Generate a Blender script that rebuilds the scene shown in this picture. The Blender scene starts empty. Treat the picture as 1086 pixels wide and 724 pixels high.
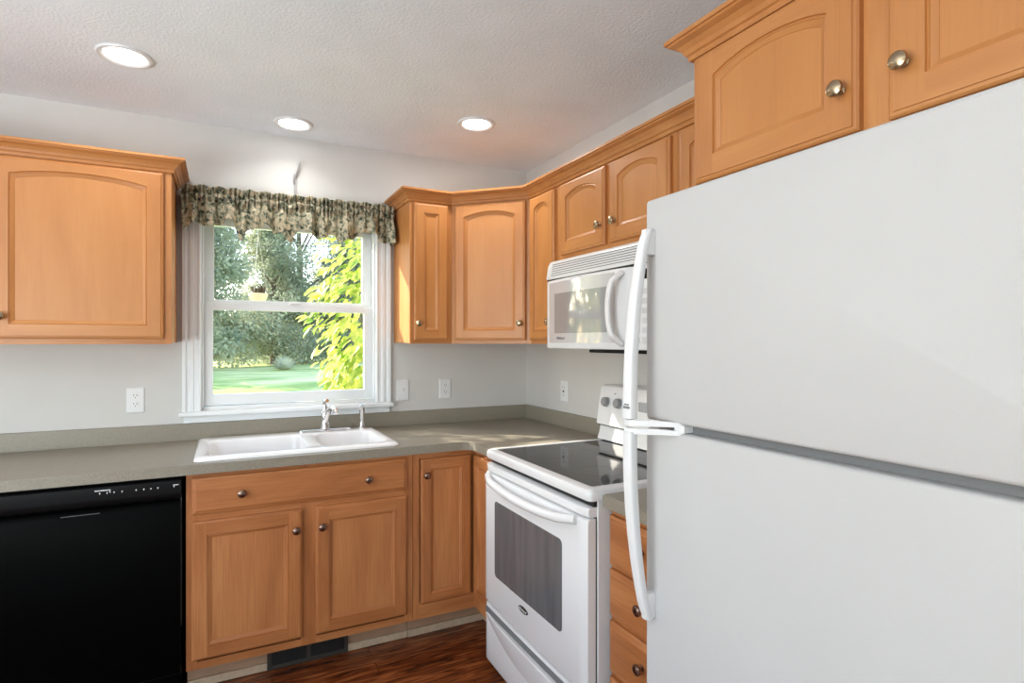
import bpy, bmesh, math, random
from mathutils import Vector, Matrix
random.seed(7)
C = bpy.context.scene.collection
R = math.radians
PI = math.pi

# ---------------------------------------------------------------- camera
cam_d = bpy.data.cameras.new('camera')
cam_d.sensor_width = 36.0
cam_d.lens = 606.0 / 1086 * 36
cam_d.clip_start = .05
cam_d.clip_end = 300
cam = bpy.data.objects.new('camera', cam_d)
cam.location = (-1.684, -3.130, 1.383)
cam.rotation_euler = (R(90), 0, -R(26.82))
C.objects.link(cam)
S = bpy.context.scene
S.camera = cam
# ---------------------------------------------------------------- colour and exposure
S.view_settings.view_transform = 'Standard'
S.view_settings.look = 'None'
S.view_settings.gamma = 1
S.view_settings.use_curve_mapping = False
S.view_settings.exposure = 0.08
# ---------------------------------------------------------------- sky
w = bpy.data.worlds.new('world')
S.world = w
w.use_nodes = True
nt = w.node_tree
sky = nt.nodes.new('ShaderNodeTexSky')
sky.sky_type = 'NISHITA'
sky.sun_disc = False
sky.sun_elevation = R(25)
sky.sun_rotation = R(-45)
nt.links.new(sky.outputs[0], nt.nodes['Background'].inputs[0])
nt.nodes['Background'].inputs[1].default_value = .9
# ---------------------------------------------------------------- sun
sd = bpy.data.lights.new('sun', 'SUN')
sd.energy = 12.0
sd.angle = R(.6)
sd.color = (1, .93, .80)
sun = bpy.data.objects.new('sun', sd)
sun.rotation_euler = Vector((1, -1, -.80)).to_track_quat('-Z', 'Y').to_euler()
sun.location = (-6, 6, 5)
C.objects.link(sun)


def area(name, loc, d, sx, sy, e, col=(1, 1, 1)):
    l = bpy.data.lights.new(name, 'AREA')
    l.shape = 'RECTANGLE'
    l.size = sx
    l.size_y = sy
    l.energy = e
    l.color = col
    o = bpy.data.objects.new(name, l)
    o.location = loc
    o.rotation_euler = Vector(d).to_track_quat('-Z', 'Z' if abs(d[2]) < .9 else 'Y').to_euler()
    C.objects.link(o)
    return o


# fill lamps added at unseen openings behind and left of the camera
area('rear_fill', (-3.5, -5.60, 1.20), (.0, 1, .3), 2.1, 1.8, 16, (.93, .97, 1))
area('left_fill', (-4.70, -2.6, 1.45), (1, 0, .3), 1.8, 1.1, 20, (.93, .97, 1))
# fill lamp added out of view to brighten the ceiling, like a bounced flash
area('ceiling_fill', (-3.7, -3.0, 1.05), (.12, .25, 1), 1.5, 1.5, 96, (.91, .96, 1))


# ================================================================ materials
def mat(name, col, rough=.5, metal=0, spec=None, coat=0):
    m = bpy.data.materials.new(name)
    m.use_nodes = True
    b = m.node_tree.nodes['Principled BSDF']
    b.inputs['Base Color'].default_value = (*col, 1)
    b.inputs['Roughness'].default_value = rough
    b.inputs['Metallic'].default_value = metal
    if spec is not None:
        b.inputs['Specular IOR Level'].default_value = spec
    if coat:
        b.inputs['Coat Weight'].default_value = coat
        b.inputs['Coat Roughness'].default_value = .1
    return m


def noise_mat(name, c1, c2, scale, rough=.5, bump=0, bscale=None, lo=.35, hi=.65, detail=4, dist=.002, spec=None, mapscale=(1, 1, 1)):
    m = mat(name, c1, rough, spec=spec)
    n = m.node_tree.nodes
    l = m.node_tree.links
    b = n['Principled BSDF']
    tc = n.new('ShaderNodeTexCoord')
    mp = n.new('ShaderNodeMapping')
    mp.inputs['Scale'].default_value = mapscale
    l.new(tc.outputs['Object'], mp.inputs['Vector'])
    t = n.new('ShaderNodeTexNoise')
    t.inputs['Scale'].default_value = scale
    t.inputs['Detail'].default_value = detail
    l.new(mp.outputs[0], t.inputs['Vector'])
    r = n.new('ShaderNodeValToRGB')
    r.color_ramp.elements[0].position = lo
    r.color_ramp.elements[1].position = hi
    r.color_ramp.elements[0].color = (*c1, 1)
    r.color_ramp.elements[1].color = (*c2, 1)
    l.new(t.outputs['Fac'], r.inputs['Fac'])
    l.new(r.outputs[0], b.inputs['Base Color'])
    if bump:
        t2 = n.new('ShaderNodeTexNoise')
        t2.inputs['Scale'].default_value = bscale or scale
        t2.inputs['Detail'].default_value = 3
        l.new(tc.outputs['Object'], t2.inputs['Vector'])
        bp = n.new('ShaderNodeBump')
        bp.inputs['Strength'].default_value = bump
        bp.inputs['Distance'].default_value = dist
        l.new(t2.outputs['Fac'], bp.inputs['Height'])
        l.new(bp.outputs[0], b.inputs['Normal'])
    return m


def wood(name, dark, mid, light, axis='Z', rough=.38, pore=.22):
    m = mat(name, mid, rough)
    n = m.node_tree.nodes
    l = m.node_tree.links
    b = n['Principled BSDF']
    tc = n.new('ShaderNodeTexCoord')
    oi = n.new('ShaderNodeObjectInfo')
    add = n.new('ShaderNodeVectorMath')
    add.operation = 'MULTIPLY_ADD'
    comb = n.new('ShaderNodeCombineXYZ')
    for i in range(3):
        l.new(oi.outputs['Random'], comb.inputs[i])
    l.new(comb.outputs[0], add.inputs[0])
    add.inputs[1].default_value = (13.7, 7.1, 5.3)
    l.new(tc.outputs['Object'], add.inputs[2])

    def mapped(s_al, s_ac):
        mp = n.new('ShaderNodeMapping')
        sc = {'Z': (s_ac, s_ac, s_al), 'X': (s_al, s_ac, s_ac), 'Y': (s_ac, s_al, s_ac)}[axis]
        mp.inputs['Scale'].default_value = sc
        l.new(add.outputs[0], mp.inputs['Vector'])
        return mp
    m1 = mapped(1.0, 6)
    t1 = n.new('ShaderNodeTexNoise')
    t1.inputs['Scale'].default_value = 1.6
    t1.inputs['Detail'].default_value = 5
    t1.inputs['Distortion'].default_value = .9
    l.new(m1.outputs[0], t1.inputs['Vector'])
    r1 = n.new('ShaderNodeValToRGB')
    e = r1.color_ramp.elements
    e[0].position = .25
    e[0].color = (*dark, 1)
    e[1].position = .75
    e[1].color = (*light, 1)
    k = e.new(.5)
    k.color = (*mid, 1)
    l.new(t1.outputs['Fac'], r1.inputs['Fac'])
    m2 = mapped(6, 260)
    t2 = n.new('ShaderNodeTexNoise')
    t2.inputs['Scale'].default_value = 1
    t2.inputs['Detail'].default_value = 3
    l.new(m2.outputs[0], t2.inputs['Vector'])
    r2 = n.new('ShaderNodeValToRGB')
    r2.color_ramp.elements[0].position = .3
    r2.color_ramp.elements[0].color = (.72, .66, .6, 1)
    r2.color_ramp.elements[1].position = .55
    r2.color_ramp.elements[1].color = (1, 1, 1, 1)
    l.new(t2.outputs['Fac'], r2.inputs['Fac'])
    mx = n.new('ShaderNodeMix')
    mx.data_type = 'RGBA'
    mx.blend_type = 'MULTIPLY'
    mx.inputs[0].default_value = pore
    l.new(r1.outputs[0], mx.inputs[6])
    l.new(r2.outputs[0], mx.inputs[7])
    l.new(mx.outputs[2], b.inputs['Base Color'])
    bp = n.new('ShaderNodeBump')
    bp.inputs['Strength'].default_value = .12
    bp.inputs['Distance'].default_value = .0006
    l.new(t2.outputs['Fac'], bp.inputs['Height'])
    l.new(bp.outputs[0], b.inputs['Normal'])
    return m


def thin_glass(name, tint=(1, 1, 1), ior=1.45):
    m = bpy.data.materials.new(name)
    m.use_nodes = True
    n = m.node_tree.nodes
    l = m.node_tree.links
    n.remove(n['Principled BSDF'])
    t = n.new('ShaderNodeBsdfTransparent')
    t.inputs[0].default_value = (*tint, 1)
    g = n.new('ShaderNodeBsdfGlossy')
    g.inputs['Roughness'].default_value = .01
    f = n.new('ShaderNodeLayerWeight')
    f.inputs[0].default_value = .5
    pw = n.new('ShaderNodeMath')
    pw.operation = 'POWER'
    pw.inputs[1].default_value = 5
    l.new(f.outputs['Facing'], pw.inputs[0])
    ma = n.new('ShaderNodeMath')
    ma.operation = 'MULTIPLY_ADD'
    ma.inputs[1].default_value = .8
    ma.inputs[2].default_value = .02
    l.new(pw.outputs[0], ma.inputs[0])
    mx = n.new('ShaderNodeMixShader')
    l.new(ma.outputs[0], mx.inputs[0])
    l.new(t.outputs[0], mx.inputs[1])
    l.new(g.outputs[0], mx.inputs[2])
    l.new(mx.outputs[0], n['Material Output'].inputs[0])
    return m


def emit(name, col, s):
    m = bpy.data.materials.new(name)
    m.use_nodes = True
    b = m.node_tree.nodes['Principled BSDF']
    b.inputs['Base Color'].default_value = (.9, .9, .9, 1)
    b.inputs['Emission Color'].default_value = (*col, 1)
    b.inputs['Emission Strength'].default_value = s
    return m


def leaf_mat(name, c1, c2, scale, trans=.5, rough=.5):
    m = noise_mat(name, c1, c2, scale, rough)
    n = m.node_tree.nodes
    l = m.node_tree.links
    b = n['Principled BSDF']
    src = b.inputs['Base Color'].links[0].from_socket
    t = n.new('ShaderNodeBsdfTranslucent')
    l.new(src, t.inputs[0])
    mx = n.new('ShaderNodeMixShader')
    mx.inputs[0].default_value = trans
    l.new(b.outputs[0], mx.inputs[1])
    l.new(t.outputs[0], mx.inputs[2])
    l.new(mx.outputs[0], n['Material Output'].inputs[0])
    return m


def fabric():
    m = mat('valance_fabric', (.5, .5, .5), .9)
    n = m.node_tree.nodes
    l = m.node_tree.links
    b = n['Principled BSDF']
    tc = n.new('ShaderNodeTexCoord')
    t1 = n.new('ShaderNodeTexNoise')
    t1.inputs['Scale'].default_value = 48
    t1.inputs['Detail'].default_value = 5
    t1.inputs['Roughness'].default_value = .62
    t1.inputs['Distortion'].default_value = .7
    l.new(tc.outputs['Object'], t1.inputs['Vector'])
    r = n.new('ShaderNodeValToRGB')
    e = r.color_ramp.elements
    e[0].position = .37
    e[0].color = (.05, .065, .045, 1)
    e[1].position = .66
    e[1].color = (.80, .74, .58, 1)
    for p, c in ((.425, (.20, .20, .13)), (.47, (.34, .36, .27)), (.515, (.56, .53, .39)), (.57, (.62, .50, .34))):
        k = e.new(p)
        k.color = (*c, 1)
    l.new(t1.outputs['Fac'], r.inputs['Fac'])
    l.new(r.outputs[0], b.inputs['Base Color'])
    t = n.new('ShaderNodeBsdfTranslucent')
    l.new(r.outputs[0], t.inputs[0])
    mx = n.new('ShaderNodeMixShader')
    mx.inputs[0].default_value = .35
    l.new(b.outputs[0], mx.inputs[1])
    l.new(t.outputs[0], mx.inputs[2])
    l.new(mx.outputs[0], n['Material Output'].inputs[0])
    return m


def floor_mat():
    m = mat('floor_wood', (.1, .03, .01), .22)
    n = m.node_tree.nodes
    l = m.node_tree.links
    b = n['Principled BSDF']
    tc = n.new('ShaderNodeTexCoord')
    br = n.new('ShaderNodeTexBrick')
    br.inputs['Scale'].default_value = 1
    br.inputs['Brick Width'].default_value = 1.1
    br.inputs['Row Height'].default_value = .083
    br.inputs['Mortar Size'].default_value = .0012
    br.inputs['Mortar Smooth'].default_value = .1
    br.inputs['Color1'].default_value = (0, 0, 0, 1)
    br.inputs['Color2'].default_value = (1, 1, 1, 1)
    br.inputs['Mortar'].default_value = (.5, .5, .5, 1)
    br.offset = .37
    l.new(tc.outputs['Object'], br.inputs['Vector'])
    mp = n.new('ShaderNodeMapping')
    mp.inputs['Scale'].default_value = (1.8, 13, 1)
    l.new(tc.outputs['Object'], mp.inputs['Vector'])
    ad = n.new('ShaderNodeVectorMath')
    ad.operation = 'MULTIPLY_ADD'
    l.new(br.outputs['Color'], ad.inputs[0])
    ad.inputs[1].default_value = (7, 3, 5)
    l.new(mp.outputs[0], ad.inputs[2])
    t = n.new('ShaderNodeTexNoise')
    t.inputs['Scale'].default_value = 2.3
    t.inputs['Detail'].default_value = 6
    t.inputs['Distortion'].default_value = 1.6
    l.new(ad.outputs[0], t.inputs['Vector'])
    r = n.new('ShaderNodeValToRGB')
    e = r.color_ramp.elements
    e[0].position = .3
    e[0].color = (.045, .010, .003, 1)
    e[1].position = .76
    e[1].color = (.36, .115, .034, 1)
    k = e.new(.5)
    k.color = (.16, .040, .011, 1)
    l.new(t.outputs['Fac'], r.inputs['Fac'])
    mx = n.new('ShaderNodeMix')
    mx.data_type = 'RGBA'
    mx.blend_type = 'MIX'
    l.new(br.outputs['Fac'], mx.inputs[0])
    l.new(r.outputs[0], mx.inputs[6])
    mx.inputs[7].default_value = (.012, .004, .002, 1)
    l.new(mx.outputs[2], b.inputs['Base Color'])
    return m


M = {}
M['wall'] = noise_mat('wall_paint', (.60, .59, .565), (.63, .62, .595), 3, .7, .15, 220, dist=.0006)
M['ceiling'] = noise_mat('ceiling_paint', (.80, .85, .89), (.84, .885, .93), 5, .85, .9, 95, dist=.003)
M['trim'] = mat('white_trim', (.77, .80, .81), .35)
M['wood'] = wood('maple_vertical', (.42, .165, .046), (.49, .203, .060), (.55, .245, .078), 'Z')
M['woodh'] = wood('maple_horizontal', (.42, .165, .046), (.49, .203, .060), (.55, .245, .078), 'X')
M['panel'] = wood('maple_panel', (.46, .186, .052), (.51, .216, .064), (.55, .248, .080), 'Z', pore=.16)
M['oak'] = wood('oak_vertical', (.34, .115, .034), (.47, .175, .056), (.58, .245, .088), 'Z', pore=.6)
M['oakh'] = wood('oak_horizontal', (.34, .115, .034), (.47, .175, .056), (.58, .245, .088), 'X', pore=.6)
M['oakp'] = wood('oak_panel', (.44, .160, .054), (.52, .205, .070), (.58, .250, .092), 'Z', pore=.6)
M['toe'] = noise_mat('toe_kick_board', (.40, .24, .14), (.48, .30, .185), 6, .6)
M['shoe'] = noise_mat('toe_kick_strip', (.48, .35, .23), (.56, .42, .29), 40, .6)
M['laminate'] = noise_mat('laminate', (.232, .206, .158), (.315, .286, .228), 260, .38, lo=.3, hi=.7)
M['floor'] = floor_mat()
M['enamel'] = mat('white_enamel', (.80, .80, .80), .18, spec=.5)
M['enamel2'] = mat('white_plastic', (.74, .75, .755), .32)
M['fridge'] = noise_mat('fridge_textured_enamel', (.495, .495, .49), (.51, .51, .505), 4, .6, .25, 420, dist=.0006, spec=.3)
M['gasket'] = mat('gasket_grey', (.16, .165, .17), .6)
M['dark'] = mat('dark_gap', (.012, .012, .012), .6)
M['black'] = mat('black_gloss', (.002, .002, .002), .3, spec=.02)
M['blackp'] = mat('black_plastic', (.006, .006, .0065), .4, spec=.12)
M['cook'] = mat('black_ceramic_glass', (.008, .008, .009), .04, spec=.32)
M['ovenglass'] = noise_mat('oven_window_glass', (.11, .11, .115), (.145, .145, .15), 3, .08, mapscale=(10, 10, .8))
M['mwglass'] = mat('microwave_window', (.58, .58, .59), .03, spec=1.0, coat=1)
M['greymark'] = mat('grey_print', (.20, .20, .21), .5)
M['whitemark'] = mat('white_print', (.75, .75, .75), .5)
M['chrome'] = mat('chrome', (.80, .80, .82), .08, 1)
M['knob'] = mat('antique_brass', (.44, .34, .22), .24, 1)
M['knobdark'] = mat('oil_rubbed_bronze', (.26, .17, .13), .24, 1)
M['sink'] = mat('sink_porcelain', (.86, .86, .86), .12)
M['knobgrey'] = mat('control_knob_grey', (.27, .27, .275), .4)
M['glass'] = thin_glass('window_glass')
M['lens'] = emit('downlight_lens', (1, .98, .94), 9)
M['fabric'] = fabric()
M['vent'] = mat('floor_vent_black', (.045, .038, .032), .4)
M['hook'] = mat('brushed_steel', (.55, .55, .55), .35, .6)
M['lawn'] = noise_mat('lawn_grass', (.34, .46, .12), (.88, .84, .40), .9, .9, .6, 30, lo=.4, hi=.62, dist=.05, mapscale=(.5, 1.6, 1))  # yellow patches in the colour stand for sunlit grass
M['hedge'] = leaf_mat('evergreen_leaves', (.22, .27, .17), (.50, .52, .36), 1.4, .4)
M['hedge2'] = leaf_mat('pale_leaves', (.24, .30, .26), (.50, .52, .42), 1.2, .4)
M['shrub'] = leaf_mat('shrub_leaves', (.20, .36, .03), (.78, .74, .20), 9, .42)
M['bark'] = noise_mat('bark', (.10, .075, .05), (.2, .15, .11), 12, .9)
M['tuft'] = leaf_mat('ornamental_grass', (.55, .58, .42), (.80, .78, .62), 4, .4)
M['siding'] = mat('eave_paint', (.7, .7, .68), .6)
M['pot'] = mat('cream_bowl', (.80, .70, .50), .5)


# ================================================================ mesh helpers


def obj(name, bm, m, parent=None, smooth=False, recalc=True):
    me = bpy.data.meshes.new(name)
    if recalc:
        bmesh.ops.recalc_face_normals(bm, faces=bm.faces)
    bm.to_mesh(me)
    bm.free()
    for mm in (m if isinstance(m, (list, tuple)) else [m]):
        me.materials.append(mm)
    if smooth:
        for p in me.polygons:
            p.use_smooth = True
        if smooth != 'full':
            me.set_sharp_from_angle(angle=R(38))
    o = bpy.data.objects.new(name, me)
    C.objects.link(o)
    if parent:
        o.parent = parent
    return o


def tag(o, label, cat, group=None, kind=None):
    if label:
        o['label'] = label
    if cat:
        o['category'] = cat
    if group:
        o['group'] = group
    if kind:
        o['kind'] = kind
    return o


def thing(name, label, cat, loc=(0, 0, 0), rz=0, group=None):
    o = bpy.data.objects.new(name, None)
    o.empty_display_size = .05
    C.objects.link(o)
    o.location = loc
    o.rotation_euler = (0, 0, rz)
    return tag(o, label, cat, group)


def struct(name, bm, m, parent=None, smooth=False):
    o = obj(name, bm, m, parent, smooth)
    if parent is None:
        o['kind'] = 'structure'
    return o


def new():
    return bmesh.new()


def merge(bm, t):
    me = bpy.data.meshes.new('t')
    t.to_mesh(me)
    t.free()
    bm.from_mesh(me)
    bpy.data.meshes.remove(me)


def box(bm, lo, hi, bev=0, seg=2, mi=0, only=None):
    t = bmesh.new()
    bmesh.ops.create_cube(t, size=1)
    for v in t.verts:
        for i in range(3):
            v.co[i] = lo[i] if v.co[i] < 0 else hi[i]
    if bev:
        es = [e for e in t.edges if only is None or only((e.verts[0].co + e.verts[1].co) / 2, e)]
        bmesh.ops.bevel(t, geom=es, offset=bev, segments=seg, affect='EDGES', profile=.5)
    for f in t.faces:
        f.material_index = mi
    merge(bm, t)
    return bm


def B(lo, hi, bev=0, seg=2):
    return box(new(), lo, hi, bev, seg)


def poly(bm, pts, z0, z1, mi=0, bev=0):
    t = bmesh.new()
    a = [t.verts.new((x, y, z0)) for x, y in pts]
    b = [t.verts.new((x, y, z1)) for x, y in pts]
    t.faces.new(a[::-1])
    t.faces.new(b)
    n = len(pts)
    for i in range(n):
        t.faces.new((a[i], a[(i + 1) % n], b[(i + 1) % n], b[i]))
    bmesh.ops.recalc_face_normals(t, faces=t.faces)
    if bev:
        es = [e for e in t.edges if abs(e.verts[0].co.z - z1) < 1e-6 and abs(e.verts[1].co.z - z1) < 1e-6]
        bmesh.ops.bevel(t, geom=es, offset=bev, segments=2, affect='EDGES')
    for f in t.faces:
        f.material_index = mi
    merge(bm, t)
    return bm


def lathe(bm, prof, axis='Z', org=(0, 0, 0), n=24):
    """prof: (radius, height along axis)"""
    rings = []
    o = Vector(org)
    for r, h in prof:
        ring = []
        for i in range(n):
            a = 2 * PI * i / n
            c, s = max(r, 1e-5) * math.cos(a), max(r, 1e-5) * math.sin(a)
            p = {'Z': (c, s, h), '-Y': (c, -h, s), 'X': (h, c, s), '-X': (-h, c, s)}[axis]
            ring.append(bm.verts.new(o + Vector(p)))
        rings.append(ring)
    for a, b in zip(rings, rings[1:]):
        for i in range(n):
            bm.faces.new((a[i], a[(i + 1) % n], b[(i + 1) % n], b[i]))
    bm.faces.new(rings[0])
    bm.faces.new(rings[-1])
    return bm


def tube(bm, pts, rad, n=12, flat=None, cap=True):
    """swept circle (or ellipse with flat=(ru, rv) and fixed side vector)"""
    P = [Vector(p) for p in pts]
    rings = []
    side = None
    for i, p in enumerate(P):
        d = (P[min(i + 1, len(P) - 1)] - P[max(i - 1, 0)]).normalized()
        if side is None:
            ref = Vector((0, 0, 1)) if abs(d.z) < .9 else Vector((0, 1, 0))
            side = d.cross(ref).normalized()
        side = (side - d * side.dot(d)).normalized()
        upv = d.cross(side)
        r = rad[i] if isinstance(rad, (list, tuple)) else rad
        ring = []
        for k in range(n):
            a = 2 * PI * k / n
            ru, rv = (r, r) if flat is None else (r * flat[0], r * flat[1])
            ring.append(bm.verts.new(p + side * (math.cos(a) * ru) + upv * (math.sin(a) * rv)))
        rings.append(ring)
    for a, b in zip(rings, rings[1:]):
        for i in range(n):
            bm.faces.new((a[i], a[(i + 1) % n], b[(i + 1) % n], b[i]))
    if cap:
        bm.faces.new(rings[0][::-1])
        bm.faces.new(rings[-1])
    return bm


def sweep(bm, prof, path, closed=False):
    """prof: (out, z); path: xy points; out is to the right of travel"""
    P = [Vector(p) for p in path]
    rings = []
    for i, p in enumerate(P):
        d0 = (P[i] - P[i - 1]).normalized() if i > 0 else None
        d1 = (P[i + 1] - P[i]).normalized() if i < len(P) - 1 else None
        d0 = d0 or d1
        d1 = d1 or d0
        n0 = Vector((d0.y, -d0.x))
        n1 = Vector((d1.y, -d1.x))
        m = (n0 + n1).normalized()
        m = m / m.dot(n0)
        rings.append([bm.verts.new((p.x + m.x * o, p.y + m.y * o, z)) for o, z in prof])
    k = len(prof)
    for a, b in zip(rings, rings[1:]):
        for i in range(k):
            bm.faces.new((a[i], a[(i + 1) % k], b[(i + 1) % k], b[i]))
    bm.faces.new(rings[0][::-1])
    bm.faces.new(rings[-1])
    return bm


def extrude_profile(bm, prof, axis, a0, a1):
    """prof in the plane across axis. axis 'X': prof (y,z); 'Y': (x,z); 'Z': (x,y)"""
    def P(q, a):
        return {'X': (a, q[0], q[1]), 'Y': (q[0], a, q[1]), 'Z': (q[0], q[1], a)}[axis]
    A = [bm.verts.new(P(q, a0)) for q in prof]
    Bv = [bm.verts.new(P(q, a1)) for q in prof]
    n = len(prof)
    for i in range(n):
        bm.faces.new((A[i], A[(i + 1) % n], Bv[(i + 1) % n], Bv[i]))
    bm.faces.new(A[::-1])
    bm.faces.new(Bv)
    return bm


def rrect(cx, cy, hx, hy, r, n=6):
    pts = []
    for sx, sy, a0 in ((1, 1, 0), (-1, 1, 90), (-1, -1, 180), (1, -1, 270)):
        for i in range(n + 1):
            a = R(a0 + 90 * i / n)
            pts.append((cx + sx * (hx - r) + r * math.cos(a), cy + sy * (hy - r) + r * math.sin(a)))
    return pts


def bridge(bm, loops, cap0=True, cap1=True, mi=0):
    for a, b in zip(loops, loops[1:]):
        n = len(a)
        for i in range(n):
            f = bm.faces.new((a[i], a[(i + 1) % n], b[(i + 1) % n], b[i]))
            f.material_index = mi
    if cap0:
        bm.faces.new(loops[0][::-1]).material_index = mi
    if cap1:
        bm.faces.new(loops[-1]).material_index = mi


def text_mesh(name, s, size, m, parent, matrix, ext=.0004):
    cu = bpy.data.curves.new(name, 'FONT')
    cu.body = s
    cu.size = size
    cu.extrude = ext
    cu.align_x = 'CENTER'
    cu.align_y = 'CENTER'
    tmp = bpy.data.objects.new(name, cu)
    C.objects.link(tmp)
    dg = bpy.context.evaluated_depsgraph_get()
    me = bpy.data.meshes.new_from_object(tmp.evaluated_get(dg))
    bpy.data.objects.remove(tmp)
    me.materials.clear()
    me.materials.append(m)
    o = bpy.data.objects.new(name, me)
    C.objects.link(o)
    o.parent = parent
    o.matrix_local = matrix
    return o


# ================================================================ room shell
CZ = 2.432
X0, Y0 = -5.0, -6.0
WX0, WX1, WZ0, WZ1 = -1.790, -.928, 1.045, 2.03


def wall_with_hole(name, axis, at, th, lo, hi, hole, z1=CZ):
    """axis 'Y' wall spans x; hole (a0,a1,z0,z1)"""
    bm = new()
    a0, a1, h0, h1 = hole
    for (p0, p1, q0, q1) in ((lo, a0, 0, z1), (a1, hi, 0, z1), (a0, a1, 0, h0), (a0, a1, h1, z1)):
        if q1 - q0 < 1e-4:
            continue
        if axis == 'Y':
            box(bm, (p0, min(at, at + th), q0), (p1, max(at, at + th), q1))
        else:
            box(bm, (min(at, at + th), p0, q0), (max(at, at + th), p1, q1))
    return struct(name, bm, M['wall'])


wall_with_hole('wall_back', 'Y', 0, .15, X0 - .15, .15, (WX0, WX1, WZ0, WZ1))
struct('wall_right', B((0, Y0 - .15, 0), (.15, 0, CZ)), M['wall'])
wall_with_hole('wall_left', 'X', X0, -.15, Y0 - .15, 0, (-3.6, -1.6, .8, 2.1))
wall_with_hole('wall_rear', 'Y', Y0, -.15, X0, 0, (-4.7, -2.3, 0.05, 2.2))
struct('floor', B((X0 - .15, Y0 - .15, -.06), (.15, .15, 0)), M['floor'])
struct('ceiling', B((X0 - .15, Y0 - .15, CZ), (.15, .15, CZ + .1)), M['ceiling'])
# frames of unseen openings added to hold the rear and left fill lamps
bm = new()
for x in (-4.7, -3.53, -2.36):
    box(bm, (x, Y0 - .12, .05), (x + .06, Y0 - .03, 2.2), .004)
box(bm, (-4.7, Y0 - .12, .05), (-2.3, Y0 - .03, .11), .004)
box(bm, (-4.7, Y0 - .12, 2.14), (-2.3, Y0 - .03, 2.2), .004)
struct('added_rear_door', bm, M['trim'])
bm = new()
for y in (-3.6, -2.63, -1.66):
    box(bm, (X0 - .12, y, .8), (X0 - .05, y + .06, 2.1), .004)
for z in (.8, 2.04):
    box(bm, (X0 - .12, -3.6, z), (X0 - .05, -1.6, z + .06), .004)
struct('added_left_window', bm, M['trim'])

# ---- the kitchen window
win = thing('window_1', None, None)
win['kind'] = 'structure'
# casings: fluted profile, left, right and head
fl = [(0, 0), (0, -.012), (.004, -.018), (.012, -.018), (.016, -.013), (.030, -.013), (.034, -.018), (.048, -.018), (.052, -.013), (.062, -.013), (.066, -.022), (.080, -.022), (.080, 0)]
cxl, cxr = -1.857, -.860
bm = new()
extrude_profile(bm, [(cxl + .080 - a, b) for a, b in fl], 'Z', 1.05, 2.085)
obj('window_casing', bm, M['trim'], win)
bm = new()
extrude_profile(bm, [(cxr - .080 + a, b) for a, b in fl], 'Z', 1.05, 2.085)
obj('window_casing', bm, M['trim'], win)
bm = new()
extrude_profile(bm, [(b, 2.005 + a) for a, b in fl], 'X', cxl + .080, cxr - .080)
obj('window_casing', bm, M['trim'], win)
bm = B((cxl - .012, -.052, 1.028), (cxr + .012, .03, 1.050), .006, 3)
obj('window_sill', bm, M['trim'], win)
bm = new()
poly(bm, [(cxl + .006, 0), (cxl + .006, -.020), (cxr - .006, -.020), (cxr - .006, 0)], .996, 1.028)
obj('window_apron', bm, M['trim'], win)
# jamb liner and stepped stops
bm = new()
for (a, b_) in ((WX0, WX0 + .013), (WX1 - .013, WX1)):
    box(bm, (a, -.002, 1.05), (b_, .148, WZ1))
box(bm, (WX0, -.002, WZ1 - .013), (WX1, .148, WZ1))
box(bm, (WX0, .02, WZ0), (WX1, .15, 1.066))
box(bm, (WX0 + .013, .0, 1.066), (WX0 + .022, .03, WZ1 - .013), .002)
box(bm, (WX1 - .022, .0, 1.066), (WX1 - .013, .03, WZ1 - .013), .002)
obj('window_jamb', bm, M['trim'], win)


def sash(name, x0, x1, z0, z1, gx0, gx1, gz0, gz1, y0, y1):
    bm = new()
    box(bm, (x0, y0, z0), (gx0, y1, z1), .003)
    box(bm, (gx1, y0, z0), (x1, y1, z1), .003)
    box(bm, (gx0 - .002, y0, z0), (gx1 + .002, y1, gz0), .003)
    box(bm, (gx0 - .002, y0, gz1), (gx1 + .002, y1, z1), .003)
    o = obj(name, bm, M['trim'], win)
    ym = (y0 + y1) / 2
    obj('glass_pane', B((gx0 - .004, ym - .002, gz0 - .004), (gx1 + .004, ym + .002, gz1 + .004)), M['glass'], o)
    return o


ls = sash('lower_sash', -1.774, -.944, 1.070, 1.575, -1.728, -.993, 1.122, 1.538, .034, .066)
us = sash('upper_sash', -1.774, -.944, 1.562, 2.012, -1.724, -.995, 1.592, 1.960, .072, .104)
bm = B((-1.375, .018, 1.573), (-1.325, .060, 1.583), .003)
obj('sash_lock', bm, M['enamel2'], ls)


# ================================================================ cabinet pieces (local: x along width, -y front, z up)
def arch_pts(x0, x1, z, rise, n=14, sh=0):
    """top edge from right to left; arch on a shoulder"""
    pts = []
    if rise <= 0:
        for i in range(n + 1):
            pts.append((x1 + (x0 - x1) * i / n, z))
        return pts
    c = (x0 + x1) / 2
    h = (x1 - x0) / 2
    for i in range(n + 1):
        t = -1 + 2 * i / n
        a = z + rise * (1 - t * t) ** .9 if abs(t) < 1 else z
        pts.append((c - h * t, a))
    return pts


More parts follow.
